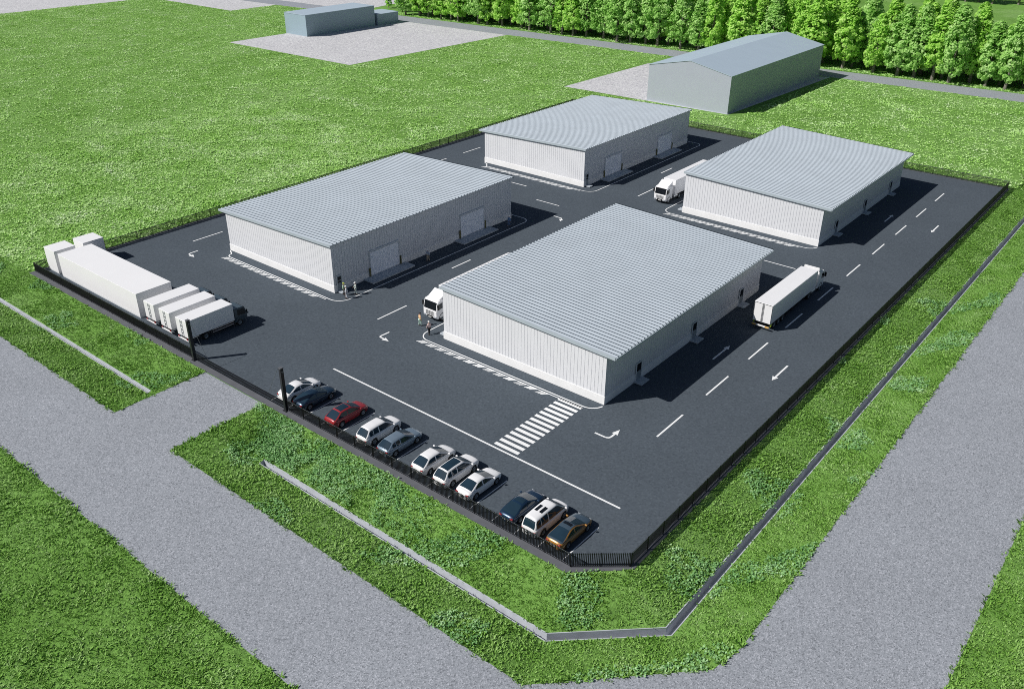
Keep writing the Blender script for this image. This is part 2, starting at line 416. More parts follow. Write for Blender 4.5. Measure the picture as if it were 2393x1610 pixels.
    def pdoor(xw, sgn, y0, wd, zb, ht, half, stepw):
        xo = lambda d: xw+sgn*d
        B = lambda b, d0, d1, *r: b.box(min(xo(d0), xo(d1)), max(xo(d0), xo(d1)), *r)
        b = T(); B(b, .065, .13, y0, y0+wd, zb, zb+ht); d = b.build('door', M['doorsteel'], t)
        b = T(); B(b, .065, .17, y0-.09, y0-.002, zb, zb+ht+.09); B(b, .065, .17, y0+wd+.002, y0+wd+.09, zb, zb+ht+.09); B(b, .065, .17, y0-.002, y0+wd+.002, zb+ht+.002, zb+ht+.09)
        b.build('door_frame', M['frame'], d)
        b = T()
        if half: B(b, .131, .145, y0+.08, y0+wd-.08, zb+ht*.52, zb+ht*.97)
        else:
            B(b, .131, .145, y0+.12, y0+wd-.12, zb+ht*.70, zb+ht*.93); B(b, .131, .145, y0+.12, y0+wd-.12, zb+ht*.52, zb+ht*.64)
        b.build('window_pane', M['glassdark'], d)
        b = T(); B(b, .131, .19, y0+wd-.14, y0+wd-.1, zb+.95, zb+1.1); b.build('door_handle', M['rim'], d)
        b = T(); B(b, .065, 1.15, y0+wd/2-stepw/2, y0+wd/2+stepw/2, .06, .24); b.build('door_step', M['dock'], t, bevel=.015)
    for y0 in (6.3, 19.3, 32.15): pdoor(0, -1, y0, 1.02, .24, 2.15, True, 1.7)
    pdoor(WW, 1, .5, .8, .24, 2.1, False, 1.0)
    return t
WHX0, WHX1, DX0, DX1, WY0, WY1 = -112.1, -88.1, -67.45, -43.4, 69.7, 129.35
warehouse('white ribbed warehouse nearest the white storage boxes, three people by its front corner', (WHX0, WY0, .05), False, None)
warehouse('white ribbed warehouse at the back left of the yard, below the grey barn', (WHX0, WY1, .05), False, None)
warehouse('white ribbed warehouse nearest the parked cars, crosswalk at its front corner', (DX1, WY0, .05), True, None)
warehouse('white ribbed warehouse at the back right of the yard with lorry along its left side', (DX1, WY1, .05), True, None)
# walkway outline and hatched edge in front of each warehouse
for y0 in (WY0, WY1):
    yf, ybk = y0-1.72, y0+WL+1.3
    pline('walkway_line', [(-112.0, y0-.2)]+arc(-109.9, yf+.9, .9, 180, 270)[0:]+arc(-87.0, yf+1.9, 1.9, 270, 360)+arc(-86.6, ybk-1.4, 1.5, 0, 90)+[(-89.5, ybk+.1)])
    pline('walkway_line', [(-66.5, ybk+.1)]+arc(-69.0, ybk-1.3, 1.4, 90, 180)+arc(-68.7, yf+1.65, 1.65, 180, 270)+arc(-45.0, yf+1.7, 1.7, 270, 360, 8)[:8])
    for x0, x1 in ((-110.3, -87.5), (-69.2, -45.6)):
        mark('walkway_edge', [rect(x0, x1 if x0 < -80 or y0 > 100 else -44.9, yf-.42, yf-.30)])
        b = MB(); x = x0+.1
        while x < (x1-.9 if not (x0 > -80 and y0 < 100) else -49.0):
            for k in range(3):
                xx = x+.36*k
                b.add([(xx, yf-.425, ZM), (xx-.62, yf-.98, ZM), (xx-.40, yf-.98, ZM), (xx+.22, yf-.425, ZM)], [(0, 1, 2, 3)])
            x += 1.56
        b.build('hatch_marking', M['paint'], yard)

# ------------------------------------------------------------------ fence
PITCH, FH = 2.65, 1.5
def fence_panel_mesh(L, nb, h=FH):
    b = MB()
    for z in (.16, h-.1): b.box(0, L, -.02, .02, z, z+.055, 1)
    for i in range(nb):
        x = (i+.5)*L/nb; b.box(x-.036, x+.036, -.02, .02, .08, h)
    return b.mesh('fence_panel', [M['fence'], M['rail']])
pm = MB().box(-.036, .036, -.036, .036, 0, FH+.03).mesh('post', M['fence'], .01)
FG = 'black bar fences round the yard'
def fence(label, p0, p1, skip_last=False):
    a = Vector(p0); c = Vector(p1); L = (c-a).length; n = max(1, round(L/PITCH)); st = L/n
    ang = math.atan2(c.y-a.y, c.x-a.x)
    t = thing('fence', label, 'fence', (a.x, a.y, .055), ang, FG)
    fm = fence_panel_mesh(st-.09, round((st-.09)/.16))
    for i in range(n+1):
        if i < n: link('fence_panel', fm, t, loc=(i*st+.045, 0, 0))
        if i < n or not skip_last: link('post', pm, t, loc=(i*st, 0, 0))
    b = MB(); b.box(-.1, L+.1, -.07, .07, -.03, .045); b.build('kerb', M['kerbtop'], t)
GX0, GX1 = -86.3, -69.55
fence('black bar fence in front of the white storage boxes and box trucks', (FLx, FFy), (GX0-.5, FFy))
fence('black bar fence behind the row of parked cars', (GX1+.5, FFy), (FCx-.01, FFy))
fence('short slanted black bar fence cutting off the front right yard corner', (FCx+.1, FFy+.08), (FRx-.08, FCy-.07))
fence('long black bar fence along the right edge of the yard facing the road', (FRx, FCy), (FRx, FBy-.1))
fence('black bar fence across the back of the yard below the barn', (FRx, FBy), (FLx, FBy))
fence('long black bar fence between the yard and the left meadow', (FLx, FBy-.1), (FLx, FFy+.1))
# lifting gate between two tall posts
t = thing('lift_gate', 'low black barred lift gate across the driveway between two tall posts', 'gate', (GX0, FFy, .055))
L = GX1-GX0
b = MB()
for z in (.12, .55, .98): b.box(.25, L-.25, -.03, .03, z, z+.06, 0)
b.build('gate_rail', M['fence'], t)
b = MB(); k = int(L/.18)
for i in range(k):
    x = .3+(L-.6)*i/(k-1); b.box(x-.028, x+.028, -.014, .014, .185, .975)
b.build('gate_bars', M['fence'], t)
for sx, x in ((1, .0), (-1, L)):
    b = MB(); b.tube([(x+sx*.25, 0, 5.1), (x+sx*2.7, 0, 1.05)], .022, 5); b.build('gate_cable', M['rail'], t)
for x, lb in ((GX0-.28, 'tall black square gate post beside the white box trucks'), (GX1+.28, 'tall black square gate post beside the parked white and navy sedans')):
    t = thing('gate_post', lb, 'gate post', (x, FFy-.02, .055))
    b = MB(); b.box(-.19, .19, -.19, .19, 0, 5.25); b.build('shaft', M['post'], t, bevel=.03)
    b = MB(); b.box(-.22, .22, -.22, .22, 5.252, 5.36); b.build('cap', M['kerbtop'], t, bevel=.03)
    b = MB(); b.box(-.3, .3, -.3, .3, -.02, .06); b.build('base_plate', M['post'], t)
    b = MB(); b.tube([(-.26, 0, 4.9), (.26, 0, 4.9)], .11, 10); b.build('pulley', M['rail'], t)

# ------------------------------------------------------------------ drainage channel (U-shaped)
def channel(label, inner, outer):
    """inner/outer: matching polylines (x,y) of the two wall faces"""
    b = MB(); n = len(inner); zt, zo_, zb = ZD+.04, ZO+.05, ZO-1.0; th = .09
    def off(P, s):
        out = []
        for i, p in enumerate(P):
            a = Vector(P[max(i-1, 0)]); c = Vector(P[min(i+1, n-1)]); d = (c-a).normalized(); m = Vector((-d.y, d.x))*s*th
            out.append((p[0]+m.x, p[1]+m.y))
        return out
    io, oo = off(inner, 1), off(outer, -1)
    def sheet2(P, zp, Q, zq):
        for i in range(n-1): b.add([(*P[i], zp), (*P[i+1], zp), (*Q[i+1], zq), (*Q[i], zq)], [(0, 1, 2, 3)])
    sheet2(io, zt, inner, zt); sheet2(inner, zt, inner, zb); sheet2(inner, zb, outer, zb); sheet2(outer, zb, outer, zo_); sheet2(outer, zo_, oo, zo_); sheet2(oo, zo_, oo, zb-.1); sheet2(io, zb-.1, io, zt)
    for i in (0, n-1): b.add([(*io[i], zt), (*io[i], zb-.1), (*oo[i], zb-.1), (*oo[i], zo_)], [(0, 1, 2, 3)])
    b.build('drain_channel', M['ditch'], label=label, cat='drain')
channel('pale concrete drain channel below the car park fence and right of the yard',
        [(DTX, yi-.02), (-29.1, yi-.02), (-22.12, 47.1), (-22.12, YF)], [(DTX, yo+.02), (-28.82, yo+.02), (-21.5, 46.8), (-21.5, YF)])
channel('thin concrete drain channel in the grass left of the driveway',
        [(XW, yl-.02), (DTL, yl-.02)], [(XW, yk+.02), (DTL, yk+.02)])

# ------------------------------------------------------------------ white storage boxes
def storage(label, x0, x1, y0, y1, h):
    t = thing('storage_box', label, 'storage box', (x0, y0, .055), 0, 'white storage boxes in the yard corner')
    X, Y = x1-x0, y1-y0
    b = MB(); b.box(0, X, 0, Y, .16, h); b.build('wall', M['white'], t, bevel=.03)
    b = MB(); b.box(.03, X-.03, .03, Y-.03, 0, .158); b.build('base', M['frame'], t)
    b = MB(); b.box(-.03, X+.03, -.03, Y+.03, h+.002, h+.05); b.build('roof', M['white'], t, bevel=.02)
    b = MB(); b.box(.02, X-.02, -.014, -.002, .40, .43); b.build('trim_line', M['frame'], t)
storage('very long flat white storage box along the front fence', -122.1, -101.5, 48.45, 53.45, 3.42)
storage('small white storage box at the left yard corner, close to the front fence', -126.3, -123.25, 48.5, 51.6, 3.42)
storage('small white storage box behind the long one, against the left fence', -126.2, -123.2, 52.75, 55.85, 3.42)

# ------------------------------------------------------------------ wheels
def wheel_meshes(r, wd):
    b = MB(); h = wd/2
    b.lathe_x([(-h*.7, r*.62), (-h, r*.72), (-h, r*.92), (-h*.75, r), (h*.75, r), (h, r*.92), (h, r*.72), (h*.7, r*.62)], 22)
    ty = b.mesh('tyre', M['rubber'])
    b = MB(); b.lathe_x([(-h*.72, r*.63), (-h*.72, 0.001)], 22); b.lathe_x([(h*.35, .001), (h*.35, r*.5), (h*.8, r*.56), (h*.8, r*.64), (h*.4, r*.64)], 22)
    for k in range(6):
        a = 2*math.pi*k/6; c, s = math.cos(a), math.sin(a)
        v = []
        for x in (h*.36, h*.7):
            for (u, w_) in ((0, -.05), (r*.58, -.04), (r*.58, .04), (0, .05)): v.append((x, u*c-w_*s, u*s+w_*c))
        b.add(v, [(4, 5, 6, 7), (0, 1, 5, 4), (3, 7, 6, 2)])
    return ty, b.mesh('rim', M['rim'])
def wheels(t, pts, r, wd):
    ty, ri = wheel_meshes(r, wd)
    for x, y in pts:
        w_ = link('wheel', None, t, loc=(x, y, r)); w_.rotation_euler.z = 0 if x > 0 else math.pi
        link('tyre', ty, w_); link('rim', ri, w_)

# ------------------------------------------------------------------ cars
KIND = dict(
    sedan=dict(H=1.46, L=4.85, deck=[(0, .55), (.012, .82), (.05, .98), (.16, 1.02), (.35, .97), (.7, .93), (.74, .94), (.9, .82), (.965, .68), (1, .45)], g=(.09, .32, .50, .765)),
    coupe=dict(H=1.42, L=4.8, deck=[(0, .55), (.012, .80), (.05, .96), (.16, 1.0), (.35, .96), (.7, .92), (.74, .93), (.9, .82), (.965, .68), (1, .45)], g=(.045, .34, .49, .765)),
    hatch=dict(H=1.58, L=4.75, deck=[(0, .5), (.01, .85), (.04, 1.02), (.3, 1.03), (.7, .99), (.76, 1.0), (.9, .88), (.965, .74), (1, .45)], g=(.022, .24, .52, .785)),
    wagon=dict(H=1.52, L=4.95, deck=[(0, .5), (.01, .82), (.04, .96), (.3, .97), (.7, .93), (.75, .94), (.9, .83), (.965, .70), (1, .45)], g=(.03, .19, .52, .775)),
    suv=dict(H=1.76, L=4.95, deck=[(0, .6), (.01, .95), (.03, 1.10), (.3, 1.10), (.7, 1.08), (.77, 1.09), (.93, 1.0), (.975, .86), (1, .5)], g=(.018, .14, .55, .785)),
    van=dict(H=1.92, L=5.0, deck=[(0, .6), (.01, .95), (.025, 1.12), (.3, 1.10), (.75, 1.06), (.85, 1.03), (.94, .95), (.98, .8), (1, .5)], g=(.012, .07, .63, .875)),
)
def car(kind, label, x, paint_m, roof=None, refl_m=None, y=49.9, scale=1.04, pan=None, W=1.88):
    K = KIND[kind]; L, H = K['L'], K['H']; hw = W/2
    t = thing('parked_car', label, 'car', (x, y, .055), 0, 'cars parked along the front fence'); t.scale = (scale,)*3
    du, dz = zip(*K['deck'])
    deck = lambda u: float(np.interp(u, du, dz))
    wf = lambda u: float(np.interp(u, [0, .012, .035, .075, .16, .5, .84, .92, .965, .987, 1], [.62, .76, .87, .94, .985, 1, .98, .92, .81, .68, .52]))
    r = .335 if kind not in ('suv', 'van') else .37
    yw = (-.30*L+.02, .295*L)
    Y = lambda u: (u-.5)*L
    us = sorted(set([0, .006, .012, .025, .04, .06, .965, .975, .985, .993, 1]+[i/60 for i in range(4, 58)]))
    b = MB(); vs = []; N = None
    ar = r+.06
    for u in us:
        yy = Y(u); z0 = .24 if .03 < u < .97 else .32
        for c in yw:
            d = abs(yy-c)
            if d < ar: z0 = max(z0, r+math.sqrt(ar*ar-d*d))
        zd = deck(u); w_ = hw*wf(u)
        zm = max(z0+.01, min(zd-.06, .58))
        sec = [(w_*.93, z0), (w_, zm), (w_*.99, max(zm+.005, zd-.19)), (w_*.945, max(zm+.01, zd-.07)), (w_*.82, zd-.005), (w_*.45, zd+.035), (0, zd+.05)]
        full = sec+[(-a, z) for a, z in sec[-2::-1]]
        N = len(full); vs += [(a, yy, z) for a, z in full]
    fs = []
    for i in range(len(us)-1):
        for k in range(N-1): fs.append((i*N+k, (i+1)*N+k, (i+1)*N+k+1, i*N+k+1))
    b.add(vs, fs, 0, True)
    b.add(vs[:N], [tuple(range(N))]); b.add(vs[-N:], [tuple(range(N))[::-1]])
    # greenhouse
    a0, a1, a2, a3 = K['g']
    ztop = lambda u: float(np.interp(u, [a0, a1, (a1+a2)/2, a2, a3], [deck(a0)-.01, H-.04, H, H-.025, deck(a3)-.01])) if True else 0
    def zsm(u):   # soften the corners of the silhouette
        return sum(ztop(min(max(u+d, a0), a3)) for d in (-.02, -.01, 0, .01, .02))/5 if a0+.02 < u < a3-.02 else ztop(u)
    wb = lambda u: hw*wf(u)*.915
    def wt(u):
        zb = deck(u); f = max(0, min(1, (zsm(u)-zb)/(H-zb)))
        return wb(u)*(1-.27*f)
    gs = [a0+(a3-a0)*i/40 for i in range(41)]
    vs = []; cr = .06
    for u in gs:
        zt = zsm(u); zb = deck(u)-.03; w1, w2 = wb(u), wt(u)
        rad = min(.10, max(.004, (zt-zb)*.4))
        sec = [(w1, zb), (w2+(w1-w2)*rad/max(zt-zb, .05), zt-rad), (w2-rad*.6, zt), (w2*.5, zt+cr*.75), (0, zt+cr)]
        full = sec+[(-a, z) for a, z in sec[-2::-1]]
        vs += [(a, Y(u), z) for a, z in full]
    N = 9
    b.add(vs, [(i*N+k, (i+1)*N+k, (i+1)*N+k+1, i*N+k+1) for i in range(40) for k in range(N-1)], 0, True)
    b.box(-hw*.8, hw*.8, Y(.04), Y(.96), .2, .42, 1)
    body = b.build('body', [paint_m, M['chassis']]+([refl_m] if refl_m else []), t)
    if refl_m:
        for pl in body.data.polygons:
            if pl.normal.z > .8 and pl.center.z > .6 and pl.material_index == 0: pl.material_index = 2  # upward faces are coloured as the sky mirrored in the paint
    # glass laid on the shell
    def top_patch(u0, u1, fx, name, m, parent=t, lift=.014, xs0=-1, n=8, zoff=0):
        b = MB(); vs = []
        S = [xs0+(1-xs0)*i/6 if xs0 == -1 else None for i in range(7)]
        for i in range(n+1):
            u = u0+(u1-u0)*i/n; e = 1e-3
            sl = (zsm(u+e)-zsm(u-e))/(2*e*L); nn = Vector((0, -sl, 1)).normalized()*lift
            for s in S:
                s2 = s*fx; wx = (wt(u)-.04)
                zc = zsm(u)+cr*(1-(abs(s2))**1.6)
                vs.append((s2*wx, Y(u)+nn.y, zc+nn.z))
        b.add(vs, [(i*7+k, i*7+k+1, (i+1)*7+k+1, (i+1)*7+k) for i in range(n) for k in range(6)], 0, True)
        return b.build(name, m, parent)
    top_patch(a2+(a3-a2)*.06, a2+(a3-a2)*.95, .95, 'windscreen', M['glass'])
    top_patch(a0+(a1-a0)*.10, a0+(a1-a0)*.93, .92, 'rear_window', M['glass'])
    if pan == 'pano': top_patch(a1+.02, a2-.015, .80, 'glass_roof', M['glass'], body, .012)
    if pan == 'sun': top_patch((a1+a2)/2-.01, a2-.01, .70, 'sunroof', M['glassdark'], body, .012)
    if pan == 'twin':
        for sx in (-1, 1):
            b = MB(); u0, u1 = (a1+a2)/2-.08, (a1+a2)/2+.10
            vs = []
            for u in (u0, u1):
                for s in (.16, .66):
                    vs.append((sx*s*wt(u), Y(u), zsm(u)+cr*(1-s**1.6)+.016))
            b.add(vs, [(0, 1, 3, 2) if sx > 0 else (0, 2, 3, 1)]); b.build('roof_window', M['glassdark'], body)
    if refl_m: top_patch(a1+.0, a2, .97, 'roof_reflection', refl_m, body, .006)  # patch carrying the painted sky reflection over the roof
    mid = a1+(a2-a1)*.52+.01
    for sx in (-1, 1):
        segs = [(a0+(a1-a0)*.55, mid-.012), (mid+.012, a3-(a3-a2)*.16)]
        if kind in ('suv', 'van', 'wagon'): segs = [(a0+(a1-a0)*.8, a1+(mid-a1)*.35-.008), (a1+(mid-a1)*.35+.008, mid-.012), segs[1]]
        for u0, u1 in segs:
            b = MB(); vs = []
            for i in range(9):
                u = u0+(u1-u0)*i/8; zb, zt = deck(u)+.02, max(deck(u)+.03, zsm(u)-.075)
                for z in (zb, zt):
                    f = (z-(deck(u)-.03))/max(.05, zsm(u)-(deck(u)-.03)); xx = wb(u)+(wt(u)-wb(u))*f+.010
                    vs.append((sx*xx, Y(u), z))
            fs = [(2*i, 2*i+2, 2*i+3, 2*i+1) for i in range(8)]
            b.add(vs, fs if sx > 0 else [f[::-1] for f in fs], 0, True); b.build('side_window', M['glass'], t)
        # mirror, lamps
        ym = Y(a3-(a3-a2)*.22); b = MB(); b.box(*sorted((sx*hw*.93, sx*(hw+.16))), ym-.06, ym+.07, deck(.7)-.0, deck(.7)+.14); b.build('side_mirror', [paint_m], t, bevel=.02)
        b = MB(); b.box(*sorted((sx*hw*.46, sx*hw*.74)), Y(.945), Y(.974), .60, .69); b.build('headlight', M['lamp'], t, bevel=.015)
        b = MB(); b.box(*sorted((sx*hw*.48, sx*hw*.80)), Y(.004), Y(.04), .72, .84); b.build('tail_light', M['redlamp'], t, bevel=.015)
    b = MB(); b.box(-.3, .3, Y(-.006), Y(.0), .5, .62); b.build('number_plate', M['plate'], t)
    b = MB(); b.box(-hw*.5, hw*.5, Y(.985), Y(1.004), .38, .56); b.build('grille', M['chassis'], t)
    wheels(t, [(sx*(hw-.12), yy) for sx in (-1, 1) for yy in yw], r, .23)
    return t
WHT = paint('paint_white', (.82, .82, .83)); NAVY = paint('paint_navy', (.018, .042, .075), .4); RED = paint('paint_red', (.34, .030, .036), .1)
STEEL = paint('paint_steel_blue', (.22, .29, .36), .4); DNAVY = paint('paint_deep_navy', (.014, .040, .085), .4); BRZ = paint('paint_bronze', (.34, .17, .035), .2)
SKY_REFL = paint('paint_sky_reflection', (.065, .10, .135), .3)  # sky reflection put into colour, for the top of the bronze car
car('sedan', 'white sedan half hidden behind the navy sedan by the gate post', -70.95, WHT)
car('sedan', 'dark navy sedan parked between the white sedan and the red car', -68.3, NAVY)
car('hatch', 'red hatchback with dark glass roof parked alone', -63.08, RED, pan='pano')
car('suv', 'white sport utility car with white roof beside the steel blue wagon', -58.07, WHT)
car('wagon', 'pale steel blue grey wagon right of a white car', -55.0, STEEL)
car('hatch', 'white fastback car leftmost in the trio of white cars', -50.25, WHT)
car('suv', 'white sport utility car with big dark glass roof in the middle of the white trio', -47.25, WHT, pan='pano')
car('sedan', 'white sedan rightmost in the trio of white cars', -44.33, WHT)
car('coupe', 'deep navy blue car with glass roof left of the white van', -39.05, DNAVY, pan='pano')
car('van', 'white van with two black roof windows', -36.4, WHT, pan='twin')
car('coupe', 'bronze car with sunroof and painted sky reflection at the right end of the row', -33.75, BRZ, pan='sun', refl_m=SKY_REFL)

# ------------------------------------------------------------------ box trucks
def box_truck(label, x):
    t = thing('box_truck', label, 'truck', (x, 48.2, .055), 0, 'white box trucks backed up to the front fence')
    b = MB(); b.box(-1.18, 1.18, 0, 6.6, 1.06, 3.36); cb = b.build('cargo_box', M['truckwhite'], t, bevel=.03)
    b = MB()
    for xx in (-.2, .2): b.box(xx-.015, xx+.015, -.05, -.01, 1.15, 3.28)
    b.box(-.015, .015, -.012, -.003, 1.1, 3.3)
    b.build('lock_bars', M['frame'], cb)
    b = MB()
    for xx in (-.08, .12):
        for z in (1.45, 1.95, 2.45, 2.95): b.box(xx-.06, xx+.06, -.035, -.005, z, z+.10)
    b.build('door_hinges', M['seam'], cb)
    b = MB(); b.box(-.45, .45, .1, 8.2, .62, 1.0); b.build('chassis', M['chassis'], t)
    b = MB(); b.box(-1.1, 1.1, -.08, .06, .62, .78); b.build('rear_bumper', M['truckwhite'], t, bevel=.01)
    prof = [(6.75, .55), (8.55, .55), (8.62, 1.25), (8.35, 2.25), (8.1, 2.42), (6.75, 2.45)]
    b = MB(); b.prism(prof, -1.02, 1.02); b.build('cab', M['cabblue'], t, bevel=.05)
    b = MB(); b.add([(-.9, 8.62, 1.35), (.9, 8.62, 1.35), (.86, 8.385, 2.25), (-.86, 8.385, 2.25)], [(0, 3, 2, 1)]); b.build('windscreen', M['glassdark'], t)
    for sx in (-1, 1):
        b = MB(); b.add([(sx*1.03, 7.2, 1.42), (sx*1.03, 8.38, 1.35), (sx*1.03, 8.2, 2.18), (sx*1.03, 7.2, 2.2)], [(0, 1, 2, 3) if sx > 0 else (3, 2, 1, 0)]); b.build('side_window', M['glassdark'], t)
        b = MB(); b.box(*sorted((sx*1.05, sx*1.3)), 8.45, 8.53, 1.5, 1.95); b.build('side_mirror', M['chassis'], t, bevel=.02)
        b = MB(); b.box(*sorted((sx*.6, sx*.95)), 8.57, 8.65, .8, 1.0); b.build('headlight', M['lamp'], t, bevel=.01)
        b = MB()
        for z in (.55, .85): b.box(*sorted((sx*1.0, sx*1.06)), 3.4, 6.5, z, z+.09)
        b.build('side_guard', M['pinkrail'], t)
        b = MB(); b.box(*sorted((sx*.75, sx*1.05)), -.1, -.04, .82, .95); b.build('tail_light', M['redlamp'], t)
    wheels(t, [(-.88, 2.45), (.88, 2.45), (-.9, 7.4), (.9, 7.4)], .44, .3)
    return t
box_truck('white box truck nearest the gate post with blue grey cab in view', -91.0)
box_truck('middle white box truck of the three by the fence', -94.7)
box_truck('white box truck next to the long white storage box', -98.2)

# ------------------------------------------------------------------ articulated lorries
def lorry(label, loc, rz):
    t = thing('articulated_lorry', label, 'lorry', loc, rz, 'white articulated lorries in the yard')
    b = MB(); b.box(-1.25, 1.25, 0, 14.4, 1.05, 3.7); tr = b.build('trailer', M['truckwhite'], t, bevel=.035)
    b = MB()
    b.box(-.03, .03, -.03, -.004, 1.1, 3.62); b.box(-1.2, 1.2, -.03, -.004, 3.60, 3.65)
    for sx in (-1, 1): b.box(*sorted((sx*1.17, sx*1.22)), -.03, -.004, 1.12, 3.6); b.box(*sorted((sx*.10, sx*.12)), -.045, -.004, 1.15, 3.56)
    b.build('door_seams', M['seam'], tr)
    b = MB(); b.box(-.5, .5, .3, 12.6, .72, 1.03); b.build('chassis', M['chassis'], tr)
    b = MB(); b.box(-1.2, 1.2, -.14, .02, .5, .66); b.build('rear_bumper', M['truckwhite'], tr, bevel=.01)
    for sx in (-1, 1):
        b = MB(); b.box(*sorted((sx*.62, sx*1.16)), -.2, -.145, .52, .72); b.build('tail_light', M['amber'], tr)
        b = MB(); b.box(*sorted((sx*1.15, sx*1.22)), 4.9, 8.6, .55, .62); b.box(*sorted((sx*1.15, sx*1.22)), 4.9, 8.6, .85, .92)
        for yy in (4.9, 6.7, 8.54): b.box(*sorted((sx*1.15, sx*1.22)), yy, yy+.06, .62, .85)
        b.build('side_guard', M['chassis'], tr)
        b = MB(); b.box(*sorted((sx*1.1, sx*1.2)), .3, .7, .6, .95); b.build('marker_plate', M['lime'], tr)
        b = MB(); b.box(*sorted((sx*.45, sx*.55)), 10.1, 10.25, .1, 1.0); b.build('landing_leg', M['chassis'], tr)
    b = MB(); b.box(-.35, .35, -.16, -.142, .52, .64); b.build('number_plate', M['plate'], tr)
    # tractor
    b = MB(); b.box(-.48, .48, 11.2, 17.3, .55, .95); b.build('tractor_frame', M['chassis'], t)
    cabp = [(15.2, .62), (17.28, .5), (17.42, .7), (17.42, 1.55), (17.2, 2.75), (16.95, 2.92), (15.2, 3.1)]
    b = MB(); b.prism(cabp, -1.2, 1.2); cab = b.build('cab', M['truckwhite'], t, bevel=.06)
    b = MB(); b.add([(-1.02, 16.85, 2.93), (1.02, 16.85, 2.93), (1.1, 15.25, 3.72), (-1.1, 15.25, 3.72), (-1.1, 15.25, 3.05), (1.1, 15.25, 3.05)],
                    [(0, 1, 2, 3), (3, 2, 5, 4), (1, 5, 2), (0, 3, 4), (0, 4, 5, 1)]); b.build('roof_deflector', M['truckwhite'], cab, bevel=.03)
    b = MB(); b.add([(-1.08, 17.405, 1.72), (1.08, 17.405, 1.72), (1.02, 17.235, 2.66), (-1.02, 17.235, 2.66)], [(1, 0, 3, 2)]); b.build('windscreen', M['glassdark'], cab)
    b = MB(); b.box(-1.06, 1.06, 17.16, 17.34, 2.68, 2.76); b.build('sun_visor', M['glassdark'], cab)
    b = MB()
    for z in (.95, 1.1, 1.25, 1.4): b.box(-.72, .72, 17.425, 17.45, z, z+.07)
    b.build('grille', M['seam'], cab)
    b = MB(); b.box(-.5, .5, 17.425, 17.46, .6, .86); b.build('lower_grille', M['chassis'], cab)
    b = MB(); b.box(-.26, .26, 17.462, 17.475, .58, .69); b.build('number_plate', M['plate'], cab)
    for sx in (-1, 1):
        b = MB(); b.add([(sx*1.212, 16.3, 1.85), (sx*1.212, 17.22, 1.72), (sx*1.212, 17.1, 2.55), (sx*1.212, 16.3, 2.6)], [(0, 1, 2, 3) if sx > 0 else (3, 2, 1, 0)]); b.build('side_window', M['glassdark'], cab)
        b = MB(); b.box(*sorted((sx*1.22, sx*1.5)), 17.2, 17.32, 1.9, 2.55); b.build('side_mirror', M['chassis'], cab, bevel=.03)
        b = MB(); b.box(*sorted((sx*.75, sx*1.12)), 17.42, 17.46, .72, .9); b.build('headlight', M['lamp'], cab, bevel=.01)
        b = MB(); b.tube([(sx*.95, 13.3, .75), (sx*.95, 14.6, .75)], .3, 14); b.build('fuel_tank', M['tank'], t)
        b = MB(); b.tube([(sx*1.203, 16.35+.62*math.cos(a), .52+.62*math.sin(a)) for a in np.linspace(.05, math.pi-.05, 10)], .04, 6); b.build('wheel_arch', M['chassis'], cab)
    wheels(t, [(sx*1.02, yy) for sx in (-1, 1) for yy in (1.5, 2.8, 4.1, 12.6, 16.35)], .5, .34)
    return t
lorry('white articulated lorry seen from behind in the right lane of the yard', (-38.05, 97.5, .055), 0)
lorry('white articulated lorry facing forward beside the back right warehouse', (-72.75, 130.65+17.46, .055), math.pi)
lorry('white articulated lorry beside the front right warehouse with two people at its cab', (-72.12, 72.05+17.46, .055), math.pi)

